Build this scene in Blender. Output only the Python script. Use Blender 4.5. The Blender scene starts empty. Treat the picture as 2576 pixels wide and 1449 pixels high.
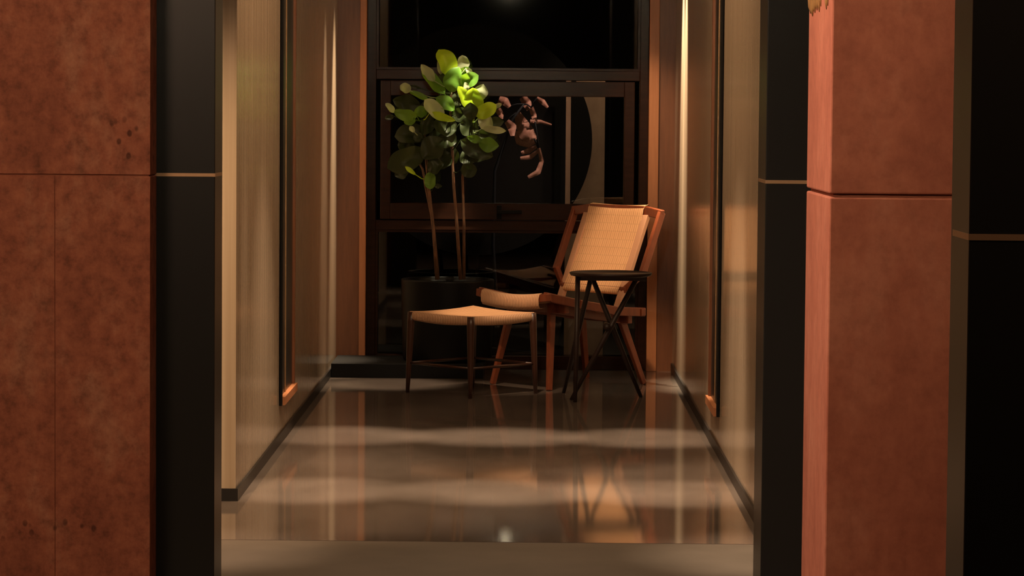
import bpy, bmesh, math, random
from mathutils import Vector, Matrix
random.seed(7)
C = bpy.context.scene.collection
sc = bpy.context.scene

# ------------------------------------------------------------------ camera, world, exposure
F = 7500.0                                   # focal length in pixels of the 2576 px wide frame
CAMZ = 1.30
cd = bpy.data.cameras.new('camera'); cam = bpy.data.objects.new('camera', cd); C.objects.link(cam)
cd.sensor_width = 36.0; cd.sensor_fit = 'HORIZONTAL'; cd.lens = F / 2576 * 36.0
cd.clip_end = 200
d = Vector(((1331 - 1288) / F, (724.5 - 286) / F, -1)).normalized()      # world +Y seen from the camera
u = Vector((math.sin(0.0085), math.cos(0.0085), 0)); u = (u - d * u.dot(d)).normalized()
r = d.cross(u)
Rm = Matrix((r, d, u))                        # rows: world axes in camera space
cam.matrix_world = Matrix.Translation((0, 0, CAMZ)) @ Rm.to_4x4()
sc.camera = cam
w = bpy.data.worlds.new('night'); sc.world = w; w.use_nodes = True
w.node_tree.nodes['Background'].inputs[0].default_value = (0.30, 0.24, 0.18, 1)
w.node_tree.nodes['Background'].inputs[1].default_value = 0.012
sc.view_settings.view_transform = 'Standard'; sc.view_settings.look = 'None'
sc.view_settings.gamma = 1.0; sc.view_settings.use_curve_mapping = False
sc.view_settings.exposure = 0.0

WARM = (1.0, 0.66, 0.38); WARM2 = (1.0, 0.74, 0.50)
def aim(o, tgt):
    v = Vector(tgt) - o.location
    o.rotation_euler = v.to_track_quat('-Z', 'Y').to_euler()
def spot(name, loc, tgt, power, deg, blend=0.6, col=WARM2, size=0.03):
    l = bpy.data.lights.new(name, 'SPOT'); l.energy = power; l.color = col
    l.spot_size = math.radians(deg); l.spot_blend = blend; l.shadow_soft_size = size
    o = bpy.data.objects.new(name, l); o.location = loc; C.objects.link(o); aim(o, tgt); return o
def area(name, loc, tgt, power, sx, sy, col=WARM):
    l = bpy.data.lights.new(name, 'AREA'); l.shape = 'RECTANGLE'; l.size = sx; l.size_y = sy
    l.energy = power; l.color = col
    o = bpy.data.objects.new(name, l); o.location = loc; C.objects.link(o); aim(o, tgt); return o
# corridor ceiling downlights, in rows across the passage
for y_, p_ in ((10.20, 520), (11.95, 600)):
    for x_ in (-0.74, -0.12, 0.50):
        spot('downlight_lamp', (x_, y_, 2.62), (x_, y_, 0), p_, 19, 0.9)
spot('downlight_lamp', (-0.66, 14.10, 2.62), (-0.66, 14.25, 0), 330, 17, 0.8)
# added fill spots that brighten the lower corridor walls, no fixtures there
spot('wall_wash_lamp', (0.30, 10.6, 2.62), (-0.97, 11.0, -0.15), 260, 33, 1.0, WARM2)
spot('wall_wash_lamp', (-0.50, 10.3, 2.62), (0.737, 10.5, -0.15), 330, 33, 1.0, WARM2)
# wall grazing lamps beside the window
spot('wall_lamp', (0.49, 14.08, 2.62), (0.74, 14.10, 1.42), 1400, 21, 1.0, (1.0, 0.80, 0.54))
spot('wall_lamp', (0.49, 14.34, 2.62), (0.74, 14.36, 1.42), 1500, 21, 1.0, (1.0, 0.80, 0.54))
spot('wall_lamp', (-0.70, 14.22, 2.62), (-0.97, 14.16, 0.85), 380, 18, 1.0, (1.0, 0.76, 0.50))
spot('wall_lamp', (-0.68, 14.88, 2.62), (-0.97, 14.82, 0.95), 1100, 19, 1.0, (1.0, 0.76, 0.50))
spot('wall_lamp', (0.10, 14.0, 2.62), (0.63, 15.1, 1.20), 120, 20, 1.0, (1.0, 0.74, 0.48))  # added spot that brightens the wooden wing right of the window
# plant, stool and chair spots
spot('plant_lamp', (-0.12, 14.40, 2.62), (-0.28, 14.75, 1.50), 680, 11.5, 0.9, (1.0, 0.86, 0.58))
spot('chair_lamp', (0.25, 13.2, 2.62), (0.47, 14.4, 0.76), 200, 16, 0.8, (1.0, 0.66, 0.37))
spot('stool_lamp', (-0.20, 12.7, 2.62), (-0.16, 13.87, 0.38), 235, 15, 0.8, (1.0, 0.68, 0.42))  # added spot that brightens stool and chair seat, no fixture there
# front hall
area('hall_lamp', (-1.9, 4.2, 2.6), (-1.5, 7.8, 0.9), 62, 0.8, 0.8, (1.0, 0.62, 0.40))
spot('hall_lamp', (-0.6, 6.35, 2.60), (0.70, 6.68, 0.9), 260, 62, 0.8, (1.0, 0.76, 0.60), 0.2)
area('hall_lamp', (1.1, 3.4, 2.6), (1.2, 6.4, 1.0), 13, 0.5, 0.5, (1.0, 0.62, 0.40))
spot('passage_lamp', (-1.20, 8.1, 2.62), (-1.03, 9.85, 0.32), 350, 50, 0.9, WARM)
spot('passage_lamp', (0.90, 8.6, 2.62), (0.85, 8.75, 0.0), 420, 26, 0.9, (1.0, 0.76, 0.54))
spot('passage_lamp', (-1.10, 8.6, 2.62), (-1.05, 8.75, 0.0), 260, 24, 0.9, (1.0, 0.72, 0.50))
# added dim spots outside, to brighten what stands behind the glass
spot('garden_lamp', (0.55, 15.35, 2.5), (-0.02, 15.7, 1.2), 120, 30, 0.8, (1.0, 0.62, 0.46))
spot('garden_lamp', (0.75, 15.4, 2.5), (0.36, 16.2, 1.0), 50, 44, 0.8, (1.0, 0.70, 0.45))
# added ambient fill over the front half of the corridor, no fixture
area('corridor_lamp', (-0.12, 10.6, 2.62), (-0.12, 10.6, 0), 42, 0.5, 2.0, WARM)

# ------------------------------------------------------------------ materials
def mat(name, col, rough=0.5, spec=0.5, metal=0.0, coat=0.0, **kw):
    m = bpy.data.materials.new(name); m.use_nodes = True
    b = m.node_tree.nodes['Principled BSDF']
    b.inputs['Base Color'].default_value = (*col, 1)
    b.inputs['Roughness'].default_value = rough
    b.inputs['Metallic'].default_value = metal
    b.inputs['Specular IOR Level'].default_value = spec
    b.inputs['Coat Weight'].default_value = coat
    b.inputs['Coat Roughness'].default_value = 0.08
    return m
def N(m, t, **kw):
    n = m.node_tree.nodes.new(t)
    for k, v in kw.items(): setattr(n, k, v)
    return n
def L(m, a, b): m.node_tree.links.new(a, b)
def bsdf(m): return m.node_tree.nodes['Principled BSDF']
def coord(m, scale=(1, 1, 1), rot=(0, 0, 0)):
    t = N(m, 'ShaderNodeTexCoord'); mp = N(m, 'ShaderNodeMapping')
    mp.inputs['Scale'].default_value = scale; mp.inputs['Rotation'].default_value = rot
    L(m, t.outputs['Object'], mp.inputs['Vector']); return mp.outputs['Vector']
def noise(m, vec, scale, detail=4, rough=0.55):
    n = N(m, 'ShaderNodeTexNoise'); n.inputs['Scale'].default_value = scale
    n.inputs['Detail'].default_value = detail; n.inputs['Roughness'].default_value = rough
    L(m, vec, n.inputs['Vector']); return n.outputs['Fac']
def ramp(m, fac, stops):
    rp = N(m, 'ShaderNodeValToRGB'); e = rp.color_ramp.elements
    e[0].position = stops[0][0]; e[0].color = (*stops[0][1], 1)
    e[1].position = stops[-1][0]; e[1].color = (*stops[-1][1], 1)
    for p, c in stops[1:-1]:
        q = e.new(p); q.color = (*c, 1)
    L(m, fac, rp.inputs['Fac']); return rp.outputs['Color']
def mixc(m, a, b, fac, mode='MIX'):
    x = N(m, 'ShaderNodeMix', data_type='RGBA', blend_type=mode)
    if isinstance(fac, float): x.inputs['Factor'].default_value = fac
    else: L(m, fac, x.inputs['Factor'])
    L(m, a, x.inputs[6]); L(m, b, x.inputs[7]); return x.outputs[2]
def bump(m, h, strength=0.3, dist=0.01):
    b = N(m, 'ShaderNodeBump'); b.inputs['Strength'].default_value = strength
    b.inputs['Distance'].default_value = dist
    L(m, h, b.inputs['Height']); L(m, b.outputs['Normal'], bsdf(m).inputs['Normal'])

def red_plaster(name, c0, c1, c2, pits):
    m = mat(name, c1, 0.75, 0.3)
    v = coord(m, (1, 1, 0.5)); f = noise(m, v, 5.5, 9, 0.68)
    col = ramp(m, f, [(0.36, c0), (0.5, c1), (0.64, c2)])
    v2 = coord(m, (1, 1, 1)); f2 = noise(m, v2, 26, 6, 0.7)
    col2 = ramp(m, f2, [(0.32, (0.60, 0.58, 0.56)), (0.5, (1, 1, 1)), (0.68, (1.25, 1.32, 1.28))])
    col = mixc(m, col, col2, 1.0 if pits else 0.35, 'MULTIPLY')
    if pits:
        vor = N(m, 'ShaderNodeTexVoronoi'); vor.inputs['Scale'].default_value = 34
        L(m, coord(m, (1, 1, 0.7)), vor.inputs['Vector'])
        dots = ramp(m, vor.outputs['Distance'], [(0.16, (0.35, 0.32, 0.30)), (0.27, (1, 1, 1))])
        tz = N(m, 'ShaderNodeTexCoord'); sx = N(m, 'ShaderNodeSeparateXYZ'); L(m, tz.outputs['Object'], sx.inputs[0])
        sc_ = N(m, 'ShaderNodeMath', operation='MULTIPLY'); L(m, sx.outputs['Z'], sc_.inputs[0]); sc_.inputs[1].default_value = 0.4
        band = ramp(m, sc_.outputs[0], [(0.06, (0, 0, 0)), (0.08, (1, 1, 1)), (0.10, (0, 0, 0)), (0.454, (0, 0, 0)), (0.470, (1, 1, 1)), (0.497, (1, 1, 1)), (0.525, (0, 0, 0))])
        m0 = ramp(m, noise(m, coord(m, (0.7, 1, 1.6)), 5, 3), [(0.42, (0, 0, 0)), (0.52, (1, 1, 1))])
        msk = mixc(m, m0, band, 1.0, 'MULTIPLY')
        dm = mixc(m, col, dots, 1.0, 'MULTIPLY'); col = mixc(m, col, dm, msk)
    L(m, col, bsdf(m).inputs['Base Color']); bump(m, f2, 0.25 if pits else 0.08, 0.01)
    return m
M = {}
M['red_left'] = red_plaster('rough_red_plaster', (0.26, 0.080, 0.042), (0.33, 0.105, 0.055), (0.37, 0.15, 0.085), True)
M['red_right'] = red_plaster('smooth_red_plaster', (0.36, 0.105, 0.058), (0.42, 0.130, 0.072), (0.47, 0.165, 0.095), False)
M['joint'] = mat('joint_filler', (0.27, 0.085, 0.045), 0.9)
M['dark_metal'] = mat('dark_bronze_metal', (0.014, 0.0135, 0.0115), 0.32, 0.35)
M['brass'] = mat('brushed_brass', (0.46, 0.28, 0.15), 0.45, 0.5, 0.6)
def lacquer():
    m = mat('beige_satin_lacquer', (0.40, 0.33, 0.24), 0.2, 0.45)
    v = coord(m, (9, 9, 0.12)); f = noise(m, v, 5, 4, 0.6)
    L(m, ramp(m, f, [(0.3, (0.36, 0.27, 0.185)), (0.7, (0.48, 0.37, 0.265))]), bsdf(m).inputs['Base Color'])
    rr = N(m, 'ShaderNodeMapRange'); rr.inputs['To Min'].default_value = 0.12; rr.inputs['To Max'].default_value = 0.22
    L(m, f, rr.inputs['Value']); L(m, rr.outputs[0], bsdf(m).inputs['Roughness'])
    return m
M['wall'] = lacquer()
M['paint'] = mat('beige_matt_paint', (0.42, 0.33, 0.23), 0.8)
M['skirting'] = mat('black_skirting', (0.012, 0.010, 0.009), 0.4)
def polished():
    m = mat('polished_concrete', (0.13, 0.11, 0.09), 0.10, 0.6)
    f = noise(m, coord(m, (1, 0.6, 1)), 2.6, 7, 0.6)
    L(m, ramp(m, f, [(0.3, (0.115, 0.09, 0.073)), (0.7, (0.185, 0.148, 0.125))]), bsdf(m).inputs['Base Color'])
    rr = N(m, 'ShaderNodeMapRange'); rr.inputs['To Min'].default_value = 0.045; rr.inputs['To Max'].default_value = 0.08
    L(m, f, rr.inputs['Value']); L(m, rr.outputs[0], bsdf(m).inputs['Roughness'])
    return m
M['floor'] = polished()
def mattefloor():
    m = mat('matt_concrete', (0.16, 0.13, 0.10), 0.55, 0.3)
    f = noise(m, coord(m), 2.0, 7, 0.6)
    L(m, ramp(m, f, [(0.3, (0.10, 0.078, 0.058)), (0.7, (0.155, 0.123, 0.095))]), bsdf(m).inputs['Base Color'])
    return m
M['floor2'] = mattefloor()
M['ceiling'] = mat('ceiling_paint', (0.10, 0.08, 0.065), 0.9)
def wood(name, c0, c1, rough=0.4, scale=(2, 2, 14), coat=0.0):
    m = mat(name, c0, rough, 0.5, coat=coat)
    f = noise(m, coord(m, scale), 6, 5, 0.6)
    L(m, ramp(m, f, [(0.3, c0), (0.7, c1)]), bsdf(m).inputs['Base Color']); return m
M['win_wood'] = wood('dark_window_wood', (0.018, 0.0065, 0.0035), (0.028, 0.010, 0.005), 0.20, (1, 1, 8), 0.0)
M['win_wood'].node_tree.nodes['Principled BSDF'].inputs['Specular IOR Level'].default_value = 0.22
M['jamb_wood'] = wood('brown_jamb_wood', (0.17, 0.065, 0.030), (0.22, 0.085, 0.038), 0.35, (12, 12, 1))
M['edge_wood'] = wood('orange_edge_wood', (0.42, 0.16, 0.065), (0.50, 0.20, 0.085), 0.4, (12, 12, 1))
M['chair_wood'] = wood('reddish_teak', (0.15, 0.033, 0.013), (0.21, 0.050, 0.018), 0.32, (9, 9, 3))
M['stool_wood'] = wood('dark_walnut', (0.040, 0.015, 0.009), (0.060, 0.022, 0.012), 0.35, (9, 9, 2))
M['table_wood'] = wood('near_black_walnut', (0.018, 0.008, 0.006), (0.028, 0.012, 0.008), 0.5, (9, 9, 2))
def rush(name, c0, c1, vec_scale, woven=False):
    m = mat(name, c0, 0.65, 0.3)
    tc = N(m, 'ShaderNodeTexCoord'); mp = N(m, 'ShaderNodeMapping'); L(m, tc.outputs['UV'], mp.inputs['Vector'])
    wv = N(m, 'ShaderNodeTexWave', wave_type='BANDS', bands_direction='X'); wv.inputs['Scale'].default_value = vec_scale
    wv.inputs['Distortion'].default_value = 0.6; wv.inputs['Detail'].default_value = 1
    L(m, mp.outputs['Vector'], wv.inputs['Vector'])
    wy = N(m, 'ShaderNodeTexWave', wave_type='BANDS', bands_direction='Y'); wy.inputs['Scale'].default_value = vec_scale * 0.22
    wy.inputs['Distortion'].default_value = 0.8
    L(m, mp.outputs['Vector'], wy.inputs['Vector'])
    a = N(m, 'ShaderNodeMath', operation='MULTIPLY'); L(m, wv.outputs['Fac'], a.inputs[0])
    mr = N(m, 'ShaderNodeMapRange'); mr.inputs['To Min'].default_value = 0.75; L(m, wy.outputs['Fac'], mr.inputs['Value'])
    L(m, mr.outputs[0], a.inputs[1])
    L(m, ramp(m, a.outputs[0], [(0.0, c0), (0.35, tuple((p + q) / 2 for p, q in zip(c0, c1))), (0.8, c1)]), bsdf(m).inputs['Base Color'])
    if woven:
        br = N(m, 'ShaderNodeTexBrick'); br.offset = 0.5; br.inputs['Scale'].default_value = 1.0
        br.inputs['Brick Width'].default_value = 0.070; br.inputs['Row Height'].default_value = 0.085; br.inputs['Mortar Size'].default_value = 0.006
        br.inputs['Mortar Smooth'].default_value = 0.5
        br.inputs['Color1'].default_value = (*c1, 1); br.inputs['Color2'].default_value = (*[k * 0.93 for k in c1], 1); br.inputs['Mortar'].default_value = (*[k * 0.72 for k in c1], 1)
        L(m, mp.outputs['Vector'], br.inputs['Vector'])
        old = bsdf(m).inputs['Base Color'].links[0].from_socket
        L(m, mixc(m, br.outputs['Color'], old, 0.55), bsdf(m).inputs['Base Color'])
    bump(m, a.outputs[0], 0.35, 0.002); return m
M['cord'] = rush('woven_paper_cord', (0.50, 0.24, 0.115), (0.84, 0.50, 0.28), 9, True)
M['cord_side'] = rush('wrapped_paper_cord', (0.42, 0.22, 0.12), (0.80, 0.50, 0.31), 12)
M['cord_plain'] = mat('plain_wound_cord', (0.58, 0.31, 0.19), 0.6)  # one even pale tone for the inner back stiles
M['pot'] = mat('black_glazed_pot', (0.004, 0.004, 0.0038), 0.4, 0.15)
M['soil'] = mat('potting_soil', (0.02, 0.014, 0.01), 0.95)
M['bark'] = wood('plant_bark', (0.05, 0.026, 0.014), (0.20, 0.085, 0.035), 0.7, (20, 20, 3))
def leafmat(name, top0, top1, under, trans=(0.35, 0.62, 0.03)):
    m = mat(name, top0, 0.42, 0.35)
    f = noise(m, coord(m, (1, 1, 1)), 7, 3)
    c = ramp(m, f, [(0.3, top0), (0.7, top1)])
    g = N(m, 'ShaderNodeNewGeometry'); rgb = N(m, 'ShaderNodeRGB'); rgb.outputs[0].default_value = (*under, 1)
    L(m, mixc(m, c, rgb.outputs[0], g.outputs['Backfacing']), bsdf(m).inputs['Base Color'])
    tr = N(m, 'ShaderNodeBsdfTranslucent'); tr.inputs['Color'].default_value = (*trans, 1)
    mx = N(m, 'ShaderNodeMixShader'); mx.inputs[0].default_value = 0.30
    out = m.node_tree.nodes['Material Output']
    L(m, bsdf(m).outputs[0], mx.inputs[1]); L(m, tr.outputs[0], mx.inputs[2]); L(m, mx.outputs[0], out.inputs['Surface'])
    return m
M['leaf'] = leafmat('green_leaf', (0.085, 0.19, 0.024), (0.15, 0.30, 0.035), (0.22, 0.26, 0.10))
M['leaf_young'] = leafmat('young_yellow_green_leaf', (0.42, 0.62, 0.02), (0.58, 0.80, 0.03), (0.40, 0.50, 0.12))  # leaves caught by the lamp, its brightness put into the colour
M['leaf_pale'] = leafmat('pale_glossy_leaf', (0.42, 0.46, 0.26), (0.55, 0.58, 0.36), (0.36, 0.38, 0.22))  # pale undersides, with leaf gloss also put into the colour
M['leaf_dark'] = leafmat('dark_green_leaf', (0.026, 0.036, 0.013), (0.042, 0.056, 0.018), (0.06, 0.068, 0.034), (0.05, 0.07, 0.01))  # unlit leaves, their shade put into the colour
M['dry'] = wood('dried_pink_leaf', (0.36, 0.17, 0.13), (0.52, 0.28, 0.22), 0.6, (8, 8, 8))
M['dry_stem'] = mat('grey_blue_stem', (0.022, 0.027, 0.034), 0.8, 0.2)
M['stone'] = wood('beige_stone', (0.30, 0.19, 0.13), (0.38, 0.25, 0.17), 0.7, (2, 2, 2))  # beige of the strips that stand in for glass reflections
M['black'] = mat('matt_black', (0.004, 0.004, 0.004), 0.7, 0.2)
M['ground'] = mat('night_ground', (0.02, 0.018, 0.015), 0.9)
M['ornament'] = wood('tarnished_gilt', (0.20, 0.085, 0.022), (0.34, 0.17, 0.05), 0.55, (18, 18, 8))
M['handle'] = mat('blackened_handle', (0.003, 0.003, 0.003), 0.6, 0.1)
def glass():
    m = bpy.data.materials.new('window_glass'); m.use_nodes = True; nt = m.node_tree
    nt.nodes.remove(nt.nodes['Principled BSDF']); out = nt.nodes['Material Output']
    fr = N(m, 'ShaderNodeFresnel'); fr.inputs[0].default_value = 1.5
    tr = N(m, 'ShaderNodeBsdfTransparent'); tr.inputs[0].default_value = (0.80, 0.82, 0.80, 1)
    gl = N(m, 'ShaderNodeBsdfGlossy'); gl.inputs['Roughness'].default_value = 0.02; gl.inputs[0].default_value = (0.95, 0.95, 0.95, 1)
    mx = N(m, 'ShaderNodeMixShader'); L(m, fr.outputs[0], mx.inputs[0]); L(m, tr.outputs[0], mx.inputs[1]); L(m, gl.outputs[0], mx.inputs[2])
    L(m, mx.outputs[0], out.inputs['Surface']); return m
M['glass'] = glass()
def emis(name, col, s):
    m = mat(name, (0.8, 0.8, 0.8)); bsdf(m).inputs['Emission Color'].default_value = (*col, 1)
    bsdf(m).inputs['Emission Strength'].default_value = s; return m
M['bulb_tip'] = emis('dim_bulb_tip', (1.0, 0.76, 0.52), 25)  # glow of the piece added below the spotlight
M['bulb'] = emis('lit_bulb', (1.0, 0.82, 0.55), 1500)

# ------------------------------------------------------------------ mesh helpers
def box(bm, x0, x1, y0, y1, z0, z1, bev=0.0):
    vs = [bm.verts.new((x, y, z)) for x in (x0, x1) for y in (y0, y1) for z in (z0, z1)]
    fs = [(0, 1, 3, 2), (4, 6, 7, 5), (0, 4, 5, 1), (2, 3, 7, 6), (0, 2, 6, 4), (1, 5, 7, 3)]
    faces = [bm.faces.new([vs[i] for i in f]) for f in fs]
    if bev > 0:
        es = list({e for f in faces for e in f.edges})
        bmesh.ops.bevel(bm, geom=es, offset=bev, segments=2, profile=0.5, affect='EDGES')
def bar(bm, a, b, wa, ha, wb=None, hb=None, up=(0, 0, 1), side=None, bev=0.0):
    """rectangular bar from a to b, width w along `side`, height h along the other axis, tapering"""
    a = Vector(a); b = Vector(b); t = (b - a).normalized()
    if side is None:
        s = t.cross(Vector(up))
        if s.length < 1e-4: s = t.cross(Vector((0, 1, 0)))
    else: s = Vector(side) - t * Vector(side).dot(t)
    s.normalize(); n = s.cross(t).normalized()
    wb = wa if wb is None else wb; hb = ha if hb is None else hb
    vs = []
    for p, w_, h_ in ((a, wa, ha), (b, wb, hb)):
        for q, k in ((-1, -1), (1, -1), (1, 1), (-1, 1)):
            vs.append(bm.verts.new(p + s * (q * w_ / 2) + n * (k * h_ / 2)))
    fs = [(3, 2, 1, 0), (4, 5, 6, 7), (0, 1, 5, 4), (1, 2, 6, 5), (2, 3, 7, 6), (3, 0, 4, 7)]
    faces = [bm.faces.new([vs[i] for i in f]) for f in fs]
    if bev > 0:
        es = list({e for f in faces for e in f.edges})
        bmesh.ops.bevel(bm, geom=es, offset=bev, segments=2, profile=0.5, affect='EDGES')
def tube(bm, pts, rad, seg=14, cap=True):
    pts = [Vector(p) for p in pts]; n = len(pts)
    if not isinstance(rad, (list, tuple)): rad = [rad] * n
    prev = None; rings = []
    for i, p in enumerate(pts):
        t = (pts[min(i + 1, n - 1)] - pts[max(i - 1, 0)]).normalized()
        if prev is None:
            s = t.cross(Vector((0, 1, 0)));
            if s.length < 1e-3: s = t.cross(Vector((1, 0, 0)))
        else: s = prev - t * prev.dot(t)
        s.normalize(); prev = s; q = t.cross(s)
        rings.append([bm.verts.new(p + (s * math.cos(a) + q * math.sin(a)) * rad[i]) for a in [2 * math.pi * k / seg for k in range(seg)]])
    for i in range(n - 1):
        for k in range(seg):
            bm.faces.new((rings[i][k], rings[i][(k + 1) % seg], rings[i + 1][(k + 1) % seg], rings[i + 1][k]))
    if cap: bm.faces.new(rings[0][::-1]); bm.faces.new(rings[-1])
def lathe(bm, prof, cx, cy, seg=48):
    rings = []
    for r_, z in prof:
        rings.append([bm.verts.new((cx + r_ * math.cos(2 * math.pi * k / seg), cy + r_ * math.sin(2 * math.pi * k / seg), z)) for k in range(seg)])
    for i in range(len(prof) - 1):
        for k in range(seg):
            bm.faces.new((rings[i][k], rings[i][(k + 1) % seg], rings[i + 1][(k + 1) % seg], rings[i + 1][k]))
    bm.faces.new(rings[0][::-1]); bm.faces.new(rings[-1])
def obj(name, bm, m, parent=None, smooth=False):
    bmesh.ops.recalc_face_normals(bm, faces=bm.faces)
    me = bpy.data.meshes.new(name); bm.to_mesh(me); bm.free()
    me.materials.append(M[m] if isinstance(m, str) else m)
    o = bpy.data.objects.new(name, me); C.objects.link(o)
    if smooth:
        for p in me.polygons: p.use_smooth = True
    if parent is not None: o.parent = parent
    return o
def uvobj(name, bm, m, parent=None, smooth=True):
    """like obj() but keeps the winding and the uv layer"""
    me = bpy.data.meshes.new(name); bm.to_mesh(me); bm.free(); me.materials.append(M[m])
    o = bpy.data.objects.new(name, me); C.objects.link(o)
    if smooth:
        for p in me.polygons: p.use_smooth = True
    if parent is not None: o.parent = parent
    return o
def struct(name, bm, m, label=None, parent=None, smooth=False):
    o = obj(name, bm, m, parent, smooth)
    if parent is None:
        o['kind'] = 'structure'
        if label: o['label'] = label; o['category'] = name.split('_')[0]
    return o
def thing(name, label, cat, loc=(0, 0, 0), rz=0.0, kind=None):
    o = bpy.data.objects.new(name, None); C.objects.link(o); o.location = loc; o.rotation_euler = (0, 0, rz)
    o.empty_display_size = 0.1; o['label'] = label; o['category'] = cat
    if kind: o['kind'] = kind
    return o
def B(*boxes, bev=0.0):
    bm = bmesh.new()
    for b in boxes: box(bm, *b, bev=bev)
    return bm

XL, XR, YB, ZC = -0.97, 0.737, 15.15, 2.66
YE = 9.0
# ------------------------------------------------------------------ setting: shell
struct('floor', B((-3.6, 3.6, YE, YB + 0.02, -0.1, 0.0)), 'floor', 'polished dark concrete corridor floor with mirror-like reflections')
struct('floor_front', B((-3.6, 3.6, -3.0, YE, -0.1, -0.001)), 'floor2', 'matt grey-brown concrete floor in front of the polished corridor floor')
struct('ceiling', B((-3.6, 3.6, -3.0, YB + 0.3, ZC, ZC + 0.1)), 'ceiling', 'dark painted ceiling above the corridor')
struct('wall_left', B((XL - 0.12, XL, 9.9, YB + 0.05, 0, ZC)), 'wall', 'beige satin lacquered wall on the left of the corridor')
struct('wall_right', B((XR, XR + 0.12, 9.3, YB + 0.05, 0, ZC)), 'wall', 'beige satin lacquered wall on the right of the corridor')
struct('wall_hall_left', B((-3.7, -3.6, -3.0, YB, 0, ZC)), 'paint', 'beige side wall of the front hall on the left')
struct('wall_hall_right', B((3.6, 3.7, -3.0, YB, 0, ZC)), 'paint', 'beige side wall of the front hall on the right')
struct('wall_rear', B((-3.6, 3.6, -3.1, -3.0, 0, ZC)), 'paint', 'beige wall at the rear of the front hall')
struct('wall_passage_left', B((-3.6, XL - 0.12, 10.0, 10.12, 0, ZC)), 'paint', 'beige wall of the cross passage on the left')
struct('wall_passage_right', B((XR + 0.12, 3.6, 9.5, 9.62, 0, ZC)), 'paint', 'beige wall of the cross passage on the right')
# skirting
struct('baseboard_left', B((XL - 0.05, XL + 0.008, 9.892, YB, 0, 0.042)), 'skirting', 'thin black skirting along the left corridor wall')
struct('baseboard_right', B((XR - 0.008, XR + 0.05, 9.3, YB, 0, 0.042)), 'skirting', 'thin black skirting along the right corridor wall')
# rough red wall in front on the left, cast in two lifts with an open joint
ZJ = 1.13
bm = B((-3.6, -1.2405, 7.80, 7.93, 0, ZJ - 0.002), (-1.2395, -0.99, 7.80, 7.93, 0, ZJ - 0.002), (-3.6, -0.99, 7.80, 7.93, ZJ + 0.002, ZC), bev=0.0015)
wl = struct('wall_front_left', bm, 'red_left', 'rough terracotta red plaster wall at the left edge, with a horizontal joint')
o = obj('joint', B((-3.59, -0.994, 7.806, 7.925, ZJ - 0.005, ZJ + 0.005), (-1.243, -1.237, 7.803, 7.92, 0.002, ZJ - 0.003)), 'joint', wl)
# smooth red column in front on the right
bm = B((0.647, 1.6, 6.41, 6.94, 0, ZJ - 0.0035), (0.647, 1.6, 6.41, 6.94, ZJ + 0.0035, ZC), bev=0.004)
wr = struct('wall_front_right', bm, 'red_right', 'smooth terracotta red column on the right, lit side facing the corridor')
obj('joint', B((0.656, 1.59, 6.419, 6.93, ZJ - 0.007, ZJ + 0.007)), 'joint', wr)
# dark metal portals with a thin brass inlay
def portal(name, x0, x1, y0, y1, lab, bandx=None):
    o = struct(name, B((x0, x1, y0, y1, 0, ZC), bev=0.002), 'dark_metal', lab)
    obj('brass_inlay', B((x0 - 0.0008, x1 + 0.0008, y0 - 0.0015, y1 - 0.02, ZJ - 0.0045, ZJ + 0.0045)), 'brass', o)
    return o
portal('trim_1', -1.02, -0.835, 7.94, 8.13, 'near-black metal jamb beside the rough red wall on the left, with thin brass line')
portal('trim_2', 0.610, 0.80, 7.68, 7.93, 'near-black metal jamb left of the smooth red column, with thin brass line')
portal('trim_3', 0.627, 1.7, 4.24, 4.42, 'near-black metal jamb at the right edge of the photo, with thin brass line')

# ------------------------------------------------------------------ slim full height door panels let into the side walls
def slot(name, X, s, y0, y1, z0, lab):
    """X wall plane, s=+1 when the corridor lies on the +x side"""
    e = thing(name, lab, 'door', (0, 0, 0), kind='structure')
    def bx(xa, xb, *r):
        a, b = X + s * xa, X + s * xb
        return (min(a, b), max(a, b)) + r
    obj('panel', B(bx(-0.02, 0.003, y0, y1, z0, ZC)), 'dark_metal', e)
    obj('stile', B(bx(0.0, 0.012, y0, y0 + 0.03, z0 - 0.02, ZC)), 'black', e)
    obj('brass_bead', B(bx(0.0, 0.0065, y0 + 0.24, y0 + 0.252, z0, ZC)), 'brass', e)
    o = obj('wooden_jamb', B(bx(0.0, 0.013, y1 - 0.02, y1 + 0.02, z0 - 0.02, ZC)), 'jamb_wood', e); o['label'] = 'orange wooden jamb'
    obj('sill', B(bx(0.0, 0.022, y0 + 0.03, y1 + 0.03, z0 - 0.02, z0 + 0.012)), 'edge_wood', e)
slot('door_1', XL, 1, 11.62, 12.25, 0.17, 'tall slim dark door panel with orange wood jamb in the left corridor wall')
slot('door_2', XR, -1, 11.33, 11.86, 0.17, 'tall slim dark door panel with orange wood jamb in the right corridor wall')

# ------------------------------------------------------------------ back wall: wooden wings and window
yw = YB
struct('wall_back', B((XL, -0.855, yw - 0.06, yw + 0.1, 0, ZC), (0.655, XR, yw - 0.06, yw + 0.1, 0, ZC)), 'jamb_wood', 'brown wooden wings on both sides of the window at the corridor end')
struct('trim_4', B((-0.855, -0.822, yw - 0.075, yw + 0.1, 0, ZC), bev=0.002), 'edge_wood', 'orange brown wooden edge strip left of the window')
struct('trim_5', B((0.605, 0.655, yw - 0.075, yw + 0.1, 0, ZC), bev=0.002), 'edge_wood', 'orange brown wooden edge strip right of the window')
win = thing('window_1', 'tall dark brown wooden window of three panes at the end of the corridor', 'window', (0, yw, 0), kind='structure')
def Z(px): return CAMZ - (px - 286) / (F / (yw + 0.0))
zt1, zt0 = Z(178), Z(243)        # transom
zm1, zm0 = Z(512), Z(580)        # middle rail
zb = Z(895)
bm = bmesh.new()
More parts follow.
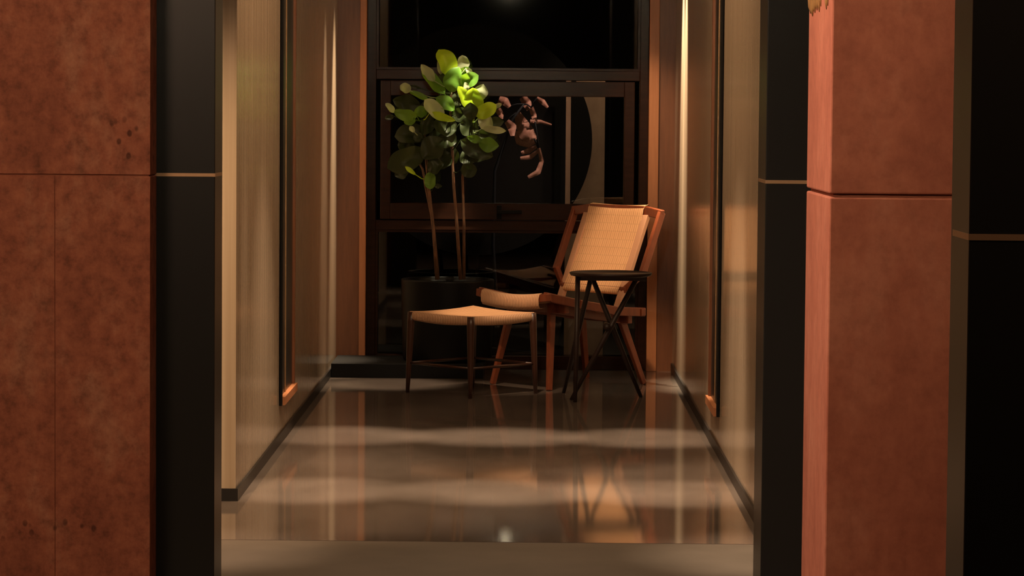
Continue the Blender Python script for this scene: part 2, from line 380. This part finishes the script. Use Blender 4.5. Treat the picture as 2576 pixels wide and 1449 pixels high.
for b in ((-0.822, -0.775, -0.02, 0.09, 0, ZC), (0.560, 0.605, -0.02, 0.09, 0, ZC),
          (-0.775, 0.560, -0.02, 0.09, zt1 - 0.05, zt1), (-0.775, 0.560, -0.02, 0.09, zm0, zm0 + 0.05),
          (-0.775, 0.560, -0.02, 0.09, 0.0, zb)): box(bm, *b, bev=0.003)
obj('frame', bm, 'win_wood', win)
bm = bmesh.new()                  # the opening sash, its own stiles and rails standing slightly proud
sx0, sx1, sz0, sz1 = -0.752, 0.535, zm0 + 0.055, zt1 - 0.055
px0, px1 = -0.700, 0.482
for b in ((sx0, px0, -0.035, 0.06, sz0, sz1), (px1, sx1, -0.035, 0.06, sz0, sz1),
          (px0, px1, -0.035, 0.06, sz0, zm1), (px0, px1, -0.035, 0.06, zt0, sz1)): box(bm, *b, bev=0.003)
obj('sash', bm, 'win_wood', win)
bm = bmesh.new()
for b in ((-0.775, 0.560, -0.012, 0.02, zt1, zt1 + 0.012), (-0.775, -0.763, -0.012, 0.02, zt1 + 0.012, ZC), (0.548, 0.560, -0.012, 0.02, zt1 + 0.012, ZC),
          (-0.775, -0.763, -0.012, 0.02, zb, zm0 - 0.012), (0.548, 0.560, -0.012, 0.02, zb, zm0 - 0.012), (-0.775, 0.560, -0.012, 0.02, zm0 - 0.012, zm0)):
    box(bm, *b)
obj('glazing_bead', bm, 'win_wood', win)
for z0, z1, xa, xb in ((zt1, ZC, -0.775, 0.56), (zm1, zt0, px0, px1), (zb, zm0, -0.775, 0.56)):
    bm = bmesh.new(); box(bm, xa, xb, 0.028, 0.034, z0, z1); obj('glass', bm, 'glass', win)
bm = bmesh.new(); hx = (1258 - 1331) / 495.0; hz = Z(533)
box(bm, hx - 0.012, hx + 0.012, -0.048, -0.035, hz - 0.035, hz + 0.035, bev=0.003)
tube(bm, [(hx, -0.045, hz), (hx, -0.08, hz)], 0.008)
bar(bm, (hx - 0.01, -0.085, hz), (hx + 0.115, -0.085, hz + 0.002), 0.012, 0.018, bev=0.003)
o = obj('handle', bm, 'handle', win); o['label'] = 'black lever handle'

# ------------------------------------------------------------------ low plinth and pot
bm = B((XL + 0.009, -0.215, 14.57, yw - 0.08, 0, 0.07), bev=0.003)
o = obj('plinth', bm, 'black'); o['label'] = 'low black plinth under the plant pot against the window'; o['category'] = 'plinth'
pot = thing('plant_pot', 'large round black pot standing on the low plinth by the window', 'pot', (-0.398, 14.82, 0.07))
prof = [(0.205, 0), (0.218, 0.006), (0.222, 0.02), (0.228, 0.2), (0.232, 0.395), (0.232, 0.402), (0.228, 0.406), (0.212, 0.406), (0.208, 0.40), (0.206, 0.365)]
bm = bmesh.new(); lathe(bm, prof, 0, 0, 64); obj('body', bm, 'pot', pot, True)
bm = bmesh.new(); lathe(bm, [(0.205, 0.366), (0.204, 0.372), (0.12, 0.378), (0.01, 0.380)], 0, 0, 40); obj('soil', bm, 'soil', pot, True)

# ------------------------------------------------------------------ plant: stems and every leaf by itself
K = 0.000547
PX0 = -0.419
def G(gx, gy, dy=0.0):                # plant grid (one unit about half a millimetre, gy counts down from the crown)
    return Vector((PX0 + (gx - 650) * K, 14.82 + dy, CAMZ - (gy * 0.276 - 184) / 505))
plant = thing('potted_tree', 'tall leafy green plant with thin bare stems growing from the black pot', 'plant', (-0.398, 14.82, 0.445))
pl = Vector(plant.location)
stems = [[G(592, 2180, -.03), G(560, 1750, -.03), G(515, 1380, -.02), G(490, 1150, 0), G(470, 900, 0.01), G(440, 740, 0)],
         [G(600, 2180, 0.02), G(555, 1700, 0.03), G(478, 1330, 0.03), G(450, 1180, 0.05), G(380, 1050, 0.05)],
         [G(805, 2180, -.01), G(770, 1700, -.01), G(735, 1300, 0), G(715, 900, 0), G(700, 600, 0), G(720, 380, -.01)],
         [G(835, 2180, 0.03), G(832, 1700, 0.03), G(815, 1250, 0.03), G(850, 900, 0.02), G(900, 700, 0)]]
for s, rr in zip(stems, (0.0085, 0.007, 0.0085, 0.007)):
    bm = bmesh.new(); tube(bm, [p - pl for p in s], [rr * (1.1 - 0.1 * i) for i in range(len(s))], 12); obj('stem', bm, 'bark', plant, True)
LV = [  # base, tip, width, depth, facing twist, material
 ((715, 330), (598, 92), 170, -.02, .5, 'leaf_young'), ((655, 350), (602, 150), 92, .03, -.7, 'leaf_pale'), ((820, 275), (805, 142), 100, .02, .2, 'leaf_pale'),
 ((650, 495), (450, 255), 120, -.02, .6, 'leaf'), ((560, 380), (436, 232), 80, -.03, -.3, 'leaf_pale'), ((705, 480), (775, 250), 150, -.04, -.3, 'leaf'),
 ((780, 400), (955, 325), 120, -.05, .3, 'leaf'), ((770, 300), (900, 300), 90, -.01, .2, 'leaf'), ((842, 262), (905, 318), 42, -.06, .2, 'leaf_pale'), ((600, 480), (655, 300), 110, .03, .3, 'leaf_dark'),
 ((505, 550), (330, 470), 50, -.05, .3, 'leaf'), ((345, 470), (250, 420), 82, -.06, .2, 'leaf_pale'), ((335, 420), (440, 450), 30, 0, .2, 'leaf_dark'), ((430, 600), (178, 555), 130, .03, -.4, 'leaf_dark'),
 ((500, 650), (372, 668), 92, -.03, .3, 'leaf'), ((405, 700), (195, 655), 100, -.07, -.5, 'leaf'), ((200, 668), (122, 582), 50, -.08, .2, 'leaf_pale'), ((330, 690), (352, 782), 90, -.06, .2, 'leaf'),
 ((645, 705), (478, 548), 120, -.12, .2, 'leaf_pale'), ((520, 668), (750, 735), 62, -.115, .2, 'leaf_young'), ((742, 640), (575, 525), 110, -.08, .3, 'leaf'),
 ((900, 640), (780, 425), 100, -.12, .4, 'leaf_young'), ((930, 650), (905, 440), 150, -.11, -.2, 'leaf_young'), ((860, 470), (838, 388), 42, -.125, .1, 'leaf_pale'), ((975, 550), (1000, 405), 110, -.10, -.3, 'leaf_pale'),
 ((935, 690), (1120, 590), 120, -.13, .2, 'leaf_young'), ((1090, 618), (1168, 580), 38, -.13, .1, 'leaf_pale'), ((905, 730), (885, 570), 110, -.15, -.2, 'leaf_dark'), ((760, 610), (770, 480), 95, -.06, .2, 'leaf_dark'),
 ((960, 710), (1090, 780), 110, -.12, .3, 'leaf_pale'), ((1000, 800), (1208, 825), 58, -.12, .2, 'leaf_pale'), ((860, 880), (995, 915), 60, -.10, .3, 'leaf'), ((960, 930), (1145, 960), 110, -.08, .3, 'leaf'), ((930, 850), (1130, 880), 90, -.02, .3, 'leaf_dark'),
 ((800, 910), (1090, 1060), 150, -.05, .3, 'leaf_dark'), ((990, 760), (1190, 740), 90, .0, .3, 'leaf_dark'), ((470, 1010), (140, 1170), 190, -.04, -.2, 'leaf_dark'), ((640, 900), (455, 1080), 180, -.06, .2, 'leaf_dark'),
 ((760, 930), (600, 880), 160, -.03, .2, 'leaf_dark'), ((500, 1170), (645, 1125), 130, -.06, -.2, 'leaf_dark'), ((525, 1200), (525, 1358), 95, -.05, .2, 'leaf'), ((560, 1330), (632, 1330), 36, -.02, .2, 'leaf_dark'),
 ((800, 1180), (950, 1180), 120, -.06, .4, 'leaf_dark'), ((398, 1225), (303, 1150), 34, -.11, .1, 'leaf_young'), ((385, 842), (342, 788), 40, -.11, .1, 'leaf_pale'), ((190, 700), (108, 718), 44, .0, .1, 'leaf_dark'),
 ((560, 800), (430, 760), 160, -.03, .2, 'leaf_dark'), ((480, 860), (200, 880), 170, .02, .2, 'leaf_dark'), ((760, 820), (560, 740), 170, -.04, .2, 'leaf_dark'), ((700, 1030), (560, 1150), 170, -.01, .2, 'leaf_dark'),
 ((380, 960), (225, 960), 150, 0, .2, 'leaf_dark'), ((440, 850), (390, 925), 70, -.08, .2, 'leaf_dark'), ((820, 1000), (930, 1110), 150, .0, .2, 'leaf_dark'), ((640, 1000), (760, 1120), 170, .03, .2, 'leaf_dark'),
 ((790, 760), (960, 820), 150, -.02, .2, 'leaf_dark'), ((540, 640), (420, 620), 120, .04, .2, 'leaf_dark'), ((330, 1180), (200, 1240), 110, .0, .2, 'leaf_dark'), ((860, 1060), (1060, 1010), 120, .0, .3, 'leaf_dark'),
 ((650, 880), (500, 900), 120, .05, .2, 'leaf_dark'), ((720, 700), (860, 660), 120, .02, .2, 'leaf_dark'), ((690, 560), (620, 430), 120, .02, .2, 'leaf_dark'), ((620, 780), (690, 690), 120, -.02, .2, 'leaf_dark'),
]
def leaf(base, tip, wd, dy, tw, m):
    a = G(*base, dy); b = G(*tip, dy + random.uniform(-.03, .0)) - Vector((0, 0, 0)); b.y = a.y - 0.35 * (b - a).length * random.uniform(.1, .7)
    t = b - a; ln = t.length; t.normalize()
    view = Vector((0.0, -1, 0.12)).normalized()
    s = t.cross(view).normalized(); n = s.cross(t).normalized()
    if n.y > 0: n = -n; s = -s
    R_ = Matrix.Rotation(tw * 0.9, 3, t); s = R_ @ s; n = R_ @ n
    W = wd * K * 0.63; nu, nv = 12, 4
    bm = bmesh.new(); rows = []
    curl = random.uniform(-.10, .14)
    for i in range(nu + 1):
        q = i / nu
        half = W * (math.sin(math.pi * min(1, q ** 0.85)) ** 0.62) * (0.80 + 0.32 * q) if 0 < i < nu else W * 0.03
        c = a + t * (ln * q) + n * (curl * ln * math.sin(math.pi * q) - 0.05 * ln * q * q)
        half *= 1 + 0.09 * math.sin(8 * q + wd)
        row = []
        for j in range(-nv, nv + 1):
            f = j / nv
            fold = 0.30 * abs(f) * half + 0.13 * half * math.sin(9 * q + 2 * f * (1 if j > 0 else -1) + wd)
            row.append(bm.verts.new(c + s * (f * half) + n * fold - pl))
        rows.append(row)
    for i in range(nu):
        for j in range(2 * nv): bm.faces.new((rows[i][j], rows[i][j + 1], rows[i + 1][j + 1], rows[i + 1][j]))
    # petiole to the nearest stem, a little below the leaf
    best = None
    for st in stems:
        for k in range(len(st) - 1):
            for q in (0, .25, .5, .75, 1):
                p = st[k].lerp(st[k + 1], q); dz = a.z - p.z
                if dz > -0.01:
                    dd = (p - a).length + abs(dz - 0.04) * .5
                    if best is None or dd < best[0]: best = (dd, p)
    p = best[1]; mid = (p + a) / 2 + Vector((0, 0, -0.01))
    bm.normal_update()
    avg = sum((f.normal for f in bm.faces), Vector())
    if avg.dot(n) < 0: bmesh.ops.reverse_faces(bm, faces=bm.faces)
    tube(bm, [p - pl, mid - pl, a - pl, a + t * ln * .2 - pl], [0.0028, 0.0024, 0.0022, 0.001], 6)
    return uvobj('leaf', bm, m, plant)
for l in LV: leaf(*l)

# ------------------------------------------------------------------ square woven stool, one corner to the viewer
stool = thing('woven_stool', 'low square stool with a curved woven cord seat and dark tapered legs', 'stool', (-0.257, 13.82, 0))
H = 0.288
def stz(x, y):                          # top surface of the seat: the far corner rises
    ax, ay = abs(x) / H, y / H
    return 0.371 + 0.019 * max(0, ay) ** 2 + 0.006 * max(0, -ay) ** 2 + 0.009 * ax ** 2 - 0.008 * (1 - min(1, ax + abs(ay)))
def seatmesh():
    bm = bmesh.new(); uv = bm.loops.layers.uv.new('uv'); n = 16
    g = {}
    for i in range(n + 1):
        for j in range(n + 1):
            a, b = -1 + 2 * i / n, -1 + 2 * j / n
            x, y = (a - b) * H / 2, (a + b) * H / 2
            g[i, j] = bm.verts.new((x, y, stz(x, y)))
    for i in range(n):
        for j in range(n):
            f = bm.faces.new((g[i, j], g[i + 1, j], g[i + 1, j + 1], g[i, j + 1]))
            for lp, (p, q) in zip(f.loops, ((i, j), (i + 1, j), (i + 1, j + 1), (i, j + 1))): lp[uv].uv = (p / n * 1.0, q / n * 1.0)
    return bm, g, n, uv
bm, g, n, uv = seatmesh()
uvobj('seat', bm, 'cord', stool)
bm = bmesh.new(); uv = bm.loops.layers.uv.new('uv')      # the cord wrapped round the four rails
def edge_pts(k, n=20):
    cs = [(-1, -1), (1, -1), (1, 1), (-1, 1)]
    a0, b0 = cs[k]; a1, b1 = cs[(k + 1) % 4]
    return [(a0 + (a1 - a0) * i / n, b0 + (b1 - b0) * i / n) for i in range(n + 1)]
for k in range(4):
    ep = edge_pts(k); prev = None
    for i, (a, b) in enumerate(ep):
        x, y = (a - b) * H / 2, (a + b) * H / 2
        q = Vector((x, y, 0)).normalized(); z = stz(x, y); sag = 0.006 * math.sin(math.pi * i / 20)
        pr = [(0, 0.0), (0.006, -0.006), (0.008, -0.018), (0.006, -0.032 - sag), (-0.004, -0.040 - sag), (-0.03, -0.042 - sag), (-0.035, -0.03)]
        cur = [bm.verts.new((x + q.x * o_, y + q.y * o_, z + dz)) for o_, dz in pr]
        if prev:
            for m_ in range(len(pr) - 1):
                f = bm.faces.new((prev[m_], prev[m_ + 1], cur[m_ + 1], cur[m_]))
                us = [(i - 1) / 20, (i - 1) / 20, i / 20, i / 20]
                for lp, u_, v_ in zip(f.loops, us, (m_, m_ + 1, m_ + 1, m_)): lp[uv].uv = (u_, v_ * .02)
        prev = cur
uvobj('wrapped_edge', bm, 'cord_side', stool)
legs = []
for dx, dy in ((-1, 0), (1, 0), (0, -1), (0, 1)):
    top = Vector((dx * 0.281, dy * 0.281, stz(dx * .281, dy * .281) - 0.003)); foot = Vector((dx * 0.298, dy * 0.275, 0))
    legs.append((top, foot)); bm = bmesh.new()
    m1 = top.lerp(foot, 0.25)
    tube(bm, [top, top.lerp(foot, .12), m1, top.lerp(foot, .7), foot], [0.0175, 0.018, 0.017, 0.0125, 0.0085], 16)
    obj('leg', bm, 'stool_wood', stool, True)
for a, b in ((0, 2), (2, 1), (1, 3), (3, 0)):
    p = legs[a][0].lerp(legs[a][1], .63); q = legs[b][0].lerp(legs[b][1], .63)
    bm = bmesh.new(); tube(bm, [p, p.lerp(q, .5), q], [0.005, 0.0075, 0.005], 10); obj('stretcher', bm, 'stool_wood', stool, True)

# ------------------------------------------------------------------ lounge chair with woven back and seat
a50 = math.radians(50)
chair = thing('lounge_chair', 'reddish wooden lounge chair with tall reclined woven cord back, facing left', 'chair', (-0.235, 14.30, 0), -a50)
# local axes: +x across the chair (far side to near side), +y from front to back
def bt(z): return 0.505 + (z - 0.46) * 0.155 / 0.377       # back plane: y as a function of height
def sz(t): return 0.452 - 0.155 * t                          # seat rail centre height
W_ = 0.52
for x0 in (0.02, 0.50):
    bm = bmesh.new()
    pts = [(x0, -0.01, 0.447), (x0, 0.2, 0.405), (x0, 0.45, 0.362), (x0, 0.62, 0.352)]
    for p, q in zip(pts, pts[1:]): bar(bm, p, q, 0.026, 0.042, side=(1, 0, 0), bev=0.004)
    obj('side_rail', bm, 'chair_wood', chair)
bm = bmesh.new()
fr = []
for i in range(9):
    q = i / 8; fr.append((0.0 + 0.52 * q, 0.0, 0.443 - 0.020 * math.sin(math.pi * q)))
for p, q in zip(fr, fr[1:]): bar(bm, p, q, 0.034, 0.036, bev=0.003)
obj('front_rail', bm, 'chair_wood', chair)
bm = bmesh.new(); bar(bm, (0.0, 0.60, 0.352), (0.52, 0.60, 0.352), 0.03, 0.034, bev=0.004); obj('rear_rail', bm, 'chair_wood', chair)
# woven seat: wraps the front rail, sags and slopes back
bm = bmesh.new(); uv = bm.loops.layers.uv.new('uv')
prof = [(0.022, -0.046), (-0.012, -0.05), (-0.022, -0.034), (-0.024, -0.004), (-0.018, 0.018), (0.0, 0.024), (0.03, 0.018), (0.12, -0.012), (0.25, -0.045), (0.4, -0.078), (0.585, -0.070)]
NX = 16; rows = []
for i in range(NX + 1):
    q = i / NX; x = 0.045 + 0.43 * q; row = []
    for k, (y, dz) in enumerate(prof):
        zc = 0.443 - 0.020 * math.sin(math.pi * (x / 0.52))
        if k > 6: zc -= 0.012 * math.sin(math.pi * q)
        row.append(bm.verts.new((x, y, zc + dz)))
    rows.append(row)
for i in range(NX):
    for k in range(len(prof) - 1):
        f = bm.faces.new((rows[i][k], rows[i + 1][k], rows[i + 1][k + 1], rows[i][k + 1]))
        for lp, (p, s_) in zip(f.loops, ((i, k), (i + 1, k), (i + 1, k + 1), (i, k + 1))): lp[uv].uv = (p / NX, s_ * 0.07)
sw = uvobj('woven_seat', bm, 'cord_side', chair)
# back: inner stiles carry the weave, the wider outer frame bends in to meet them
def P(x, z, off=0.0): return (x, bt(z) + off, z)
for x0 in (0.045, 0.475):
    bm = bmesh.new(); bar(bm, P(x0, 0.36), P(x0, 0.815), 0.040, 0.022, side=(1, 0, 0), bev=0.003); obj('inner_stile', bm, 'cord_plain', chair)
for s in (0, 1):
    ex = (lambda x: x if s == 0 else 0.52 - x)
    bm = bmesh.new()
    bar(bm, P(ex(-0.055), 0.833), P(ex(-0.055), 0.535), 0.022, 0.036, side=(1, 0, 0), bev=0.003)
    bar(bm, P(ex(-0.060), 0.545), P(ex(0.045), 0.452), 0.024, 0.030, bev=0.003)
    obj('outer_stile', bm, 'chair_wood', chair)
bm = bmesh.new()
for p, q in (((-0.066, 0.822), (0.06, 0.838)), ((0.06, 0.838), (0.46, 0.838)), ((0.46, 0.838), (0.586, 0.822))):
    bar(bm, P(*p), P(*q), 0.026, 0.044, side=(0, 1, 0), bev=0.004)
obj('top_rail', bm, 'chair_wood', chair)
bm = bmesh.new(); bar(bm, P(0.02, 0.462), P(0.50, 0.462), 0.026, 0.03, side=(0, 1, 0), bev=0.004); obj('bottom_rail', bm, 'chair_wood', chair)
bm = bmesh.new(); uv = bm.loops.layers.uv.new('uv')
nz = 20; rows = []
vprof = [(0.835, 0.020), (0.858, 0.018), (0.866, 0.004), (0.862, -0.014), (0.845, -0.020)]
zs = [(z, o_) for z, o_ in vprof] + [(0.845 - (0.845 - 0.47) * k / nz, -0.018 + 0.014 * math.sin(math.pi * k / nz)) for k in range(1, nz + 1)] + [(0.452, -0.021), (0.440, -0.012), (0.437, 0.006), (0.445, 0.02)]
for i in range(NX + 1):
    q = i / NX; x = 0.058 + 0.404 * q
    rows.append([bm.verts.new((x, bt(z) + o_, z - 0.006 * math.sin(math.pi * q) * (1 if z > .83 else 0))) for z, o_ in zs])
for i in range(NX):
    for k in range(len(zs) - 1):
        f = bm.faces.new((rows[i][k], rows[i + 1][k], rows[i + 1][k + 1], rows[i][k + 1]))
        for lp, (p, s_) in zip(f.loops, ((i, k), (i + 1, k), (i + 1, k + 1), (i, k + 1))): lp[uv].uv = (p / NX, zs[s_][0] * 2.2)
uvobj('woven_back', bm, 'cord', chair)
# legs, splayed outwards
for (t0, s0, u0) in ((0.12, -1, 0.12), (0.12, -1, 0.40), (0.55, 1, 0.12), (0.55, 1, 0.40)):
    od = -1 if u0 < .2 else 1; sp = 0.07 if s0 < 0 else 0.10
    xs = 0.035 if od < 0 else 0.485
    top = Vector((u0, t0, sz(t0) - 0.03)); foot = Vector((u0 + od * 0.07, t0 + s0 * sp, 0))
    bm = bmesh.new(); bar(bm, foot, top, 0.022, 0.026, 0.026, 0.040, side=(1, 0, 0), bev=0.004); obj('leg', bm, 'chair_wood', chair)
for t0 in (0.14, 0.54):
    bm = bmesh.new(); z = sz(t0) - 0.045; bar(bm, (0.03, t0, z), (0.49, t0, z), 0.028, 0.05, bev=0.004); obj('cross_rail', bm, 'chair_wood', chair)
for x0 in (0.10, 0.42):
    bm = bmesh.new(); bar(bm, (x0, 0.10, 0.395), (x0, 0.58, 0.325), 0.024, 0.07, side=(1, 0, 0), bev=0.004); obj('apron', bm, 'chair_wood', chair)

# ------------------------------------------------------------------ small round side table on crossed legs
tb = thing('side_table', 'small round dark wooden side table with crossed legs in front of the chair', 'table', (0.377, 13.52, 0))
bm = bmesh.new(); lathe(bm, [(0.165, 0.566), (0.182, 0.570), (0.187, 0.577), (0.188, 0.583), (0.184, 0.585), (0.180, 0.581), (0.02, 0.580)], 0, 0, 56); obj('tabletop', bm, 'table_wood', tb, True)
hub = Vector((-0.015, 0.0, 0.345))
for top, foot in (((-0.150, -0.03, 0.568), (-0.158, -0.10, 0.0)), ((-0.088, 0.05, 0.568), (0.150, 0.16, 0.0)),
                  ((0.125, 0.02, 0.568), (-0.175, 0.0, 0.0)), ((-0.085, 0.08, 0.568), (-0.205, 0.34, 0.0))):
    top = Vector(top); foot = Vector(foot); bm = bmesh.new()
    tube(bm, [foot, foot.lerp(top, .5), top], [0.0085, 0.0125, 0.011], 14); obj('leg', bm, 'table_wood', tb, True)
bm = bmesh.new(); tube(bm, [(-0.015, -0.02, 0.335), (-0.015, 0.10, 0.335)], 0.017, 14); obj('hub', bm, 'table_wood', tb, True)
bm = bmesh.new(); bar(bm, (-0.16, 0, 0.556), (0.16, 0, 0.556), 0.03, 0.02, bev=0.003); obj('top_batten', bm, 'table_wood', tb)

# ------------------------------------------------------------------ ornament on the side of the red column (cut by the top of the photo)
orn = bmesh.new()
rnd = random.Random(3)
for (y, z0, w_) in ((6.895, 1.548, .040), (6.845, 1.540, .044), (6.79, 1.546, .040), (6.74, 1.550, .036), (6.69, 1.545, .028), (6.655, 1.556, .016), (6.53, 1.545, .026), (6.50, 1.552, .020)):
    n0 = len(orn.verts)
    tube(orn, [(0.647, y, z0), (0.647, y + .003, z0 + .015), (0.647, y, z0 + .06), (0.647, y - .003, z0 + .14), (0.647, y, z0 + 0.26)], [0.004, w_ * .6, w_, w_ * .9, w_ * .5], 16)
    orn.verts.ensure_lookup_table()
    for v in orn.verts[n0:]: v.co.z -= 0.012; v.co.x = 0.6465 + (v.co.x - 0.647) * 0.22
o = obj('wall_ornament', orn, 'ornament', None, True)
o['label'] = 'brown gilt lobed ornament high on the side of the smooth red column'; o['category'] = 'ornament'

# ------------------------------------------------------------------ ceiling lamp of the hall, seen only mirrored in the window and floor
pend = thing('ceiling_spotlight', 'small black spotlight aimed at the window, mirrored as a bright streak in the floor', 'lamp', (-0.18, 4.0, 2.46))
bm = bmesh.new()
for q, (r0, y0_, r1, y1_) in enumerate(((0.052, -0.06, 0.055, 0.03), )):
    sg = 32; ro = []
    for rr, yy in ((0.001, -0.07), (0.045, -0.07), (0.055, -0.055), (0.055, 0.05), (0.049, 0.05), (0.049, -0.04), (0.001, -0.04)):
        ro.append([bm.verts.new((rr * math.cos(2 * math.pi * k / sg), yy, rr * math.sin(2 * math.pi * k / sg))) for k in range(sg)])
    for i in range(len(ro) - 1):
        for k in range(sg): bm.faces.new((ro[i][k], ro[i][(k + 1) % sg], ro[i + 1][(k + 1) % sg], ro[i + 1][k]))
tube(bm, [(0, -0.02, 0.05), (0, -0.02, 0.19)], 0.009, 12)
obj('housing', bm, 'black', pend, True)
bm = bmesh.new(); tube(bm, [(0, -0.02, 0), (0, 0.0, 0)], 0.046, 32); obj('bulb', bm, 'bulb', pend)
bm = bmesh.new(); tube(bm, [(0, 0.0, -0.055), (0.0, 0.0, -0.12), (0, 0, -0.15)], [0.006, 0.010, 0.004], 16); obj('frosted_tip', bm, 'bulb_tip', pend, True)  # added glowing piece for the faint glint high in the window

# ------------------------------------------------------------------ outside the window
struct('floor_outside', B((-6, 6, YB + 0.1, 24, -0.1, -0.02)), 'ground', 'dark paved ground outside the window')
struct('wall_outside', B((-6, 6, 22, 22.1, -0.02, 4)), 'black', 'black garden wall far outside the window')
# beige strips and dark disc standing in for reflections in the glass
o = obj('stone_pillar', B((0.22, 0.412, 16.2, 16.35, -0.02, 1.5), bev=0.004), 'stone'); o['label'] = 'beige stone pillar outside the window, partly hidden by a round black disc'; o['category'] = 'pillar'
o = obj('slim_post', B((0.196, 0.222, 15.88, 15.905, -0.02, 1.5)), 'stone'); o['label'] = 'slim beige post outside the window left of the stone pillar'; o['category'] = 'post'
disc = thing('round_screen', 'large round black disc outside the window in front of the beige pillar', 'screen', (-0.279, 16.0, 1.157))
bm = bmesh.new()
tube(bm, [(0, -0.015, 0), (0, 0.015, 0)], 0.618, 96); obj('disc', bm, 'black', disc)
bm = bmesh.new(); tube(bm, [(0, 0.03, -1.177), (0, 0.03, 0.1)], 0.015, 10); obj('stand', bm, 'black', disc, True)
# pinkish ribbon shapes on a stalk behind the glass
dp = thing('dried_plant', 'drooping pinkish dried leaves on a grey stalk outside the window', 'plant', (-0.14, 15.7, 0))
SD = F / 15.7
def D(px, py, dy=0.0): return Vector(((px - 1331) / SD + 0.14, dy, CAMZ - (py - 286) / SD))
bm = bmesh.new(); tube(bm, [Vector((0.0, 0, -0.02)), D(1243, 620), D(1246, 430), D(1290, 300), D(1318, 262)], [0.011, 0.009, 0.008, 0.006, 0.004], 12); obj('stalk', bm, 'dry_stem', dp, True)
def ribbon(pts, widths, dy=0.0):
    bm = bmesh.new(); ps = [D(*p, dy + 0.02 * math.sin(i * 1.7)) for i, p in enumerate(pts)]; n = len(ps); rows = []
    fine = []; fw = []
    for i in range(n - 1):
        for k in range(5):
            q = k / 5; fine.append(ps[i].lerp(ps[i + 1], q)); fw.append(widths[i] * (1 - q) + widths[i + 1] * q)
    fine.append(ps[-1]); fw.append(widths[-1])
    for i, p in enumerate(fine):
        t = (fine[min(i + 1, len(fine) - 1)] - fine[max(i - 1, 0)]).normalized(); s = t.cross(Vector((0, -1, 0))).normalized()
        h = fw[i] / SD / 2
        rows.append([bm.verts.new(p + s * (f * h) + Vector((0, 0.5 * abs(f) * h * (1 if i % 4 < 2 else .5), 0))) for f in (-1, -.5, 0, .5, 1)])
    for i in range(len(rows) - 1):
        for j in range(4): bm.faces.new((rows[i][j], rows[i][j + 1], rows[i + 1][j + 1], rows[i + 1][j]))
    o = uvobj('dried_leaf', bm, 'dry', dp)
RB = (([(1300, 282), (1312, 310), (1325, 335), (1345, 355)], [14, 32, 42, 22]), ([(1300, 330), (1308, 355), (1330, 364), (1350, 356)], [16, 22, 16, 6]),
      ([(1312, 385), (1330, 380), (1350, 368)], [8, 14, 8]), ([(1310, 398), (1335, 395), (1356, 378)], [8, 12, 8]),
      ([(1356, 372), (1364, 405), (1355, 432), (1330, 445)], [8, 10, 14, 8]), ([(1255, 250), (1270, 256), (1282, 270)], [18, 22, 10]),
      ([(1252, 275), (1260, 288), (1264, 300)], [16, 16, 4]), ([(1275, 305), (1288, 320), (1290, 342)], [14, 24, 10]),
      ([(1314, 244), (1325, 260), (1332, 276)], [18, 24, 14]), ([(1336, 270), (1343, 290), (1346, 308)], [12, 14, 10]),
      ([(1334, 306), (1360, 306), (1388, 314)], [12, 10, 5]), ([(1350, 246), (1365, 256), (1378, 270)], [8, 14, 6]))
for pts, ws in RB: ribbon(pts, ws, random.uniform(-.05, .05))
for (a_, b_) in (((1318, 262), (1300, 284)), ((1318, 262), (1336, 270)), ((1300, 284), (1275, 306)), ((1318, 262), (1282, 268)), ((1346, 306), (1356, 372)), ((1336, 270), (1350, 248)), ((1345, 350), (1356, 374))):
    bm = bmesh.new(); tube(bm, [D(*a_), (D(*a_) + D(*b_)) / 2 + Vector((0, 0.02, 0.005)), D(*b_)], 0.004, 8); obj('twig', bm, 'dry_stem', dp, True)
# pale patches of paving stones outside, low in the window
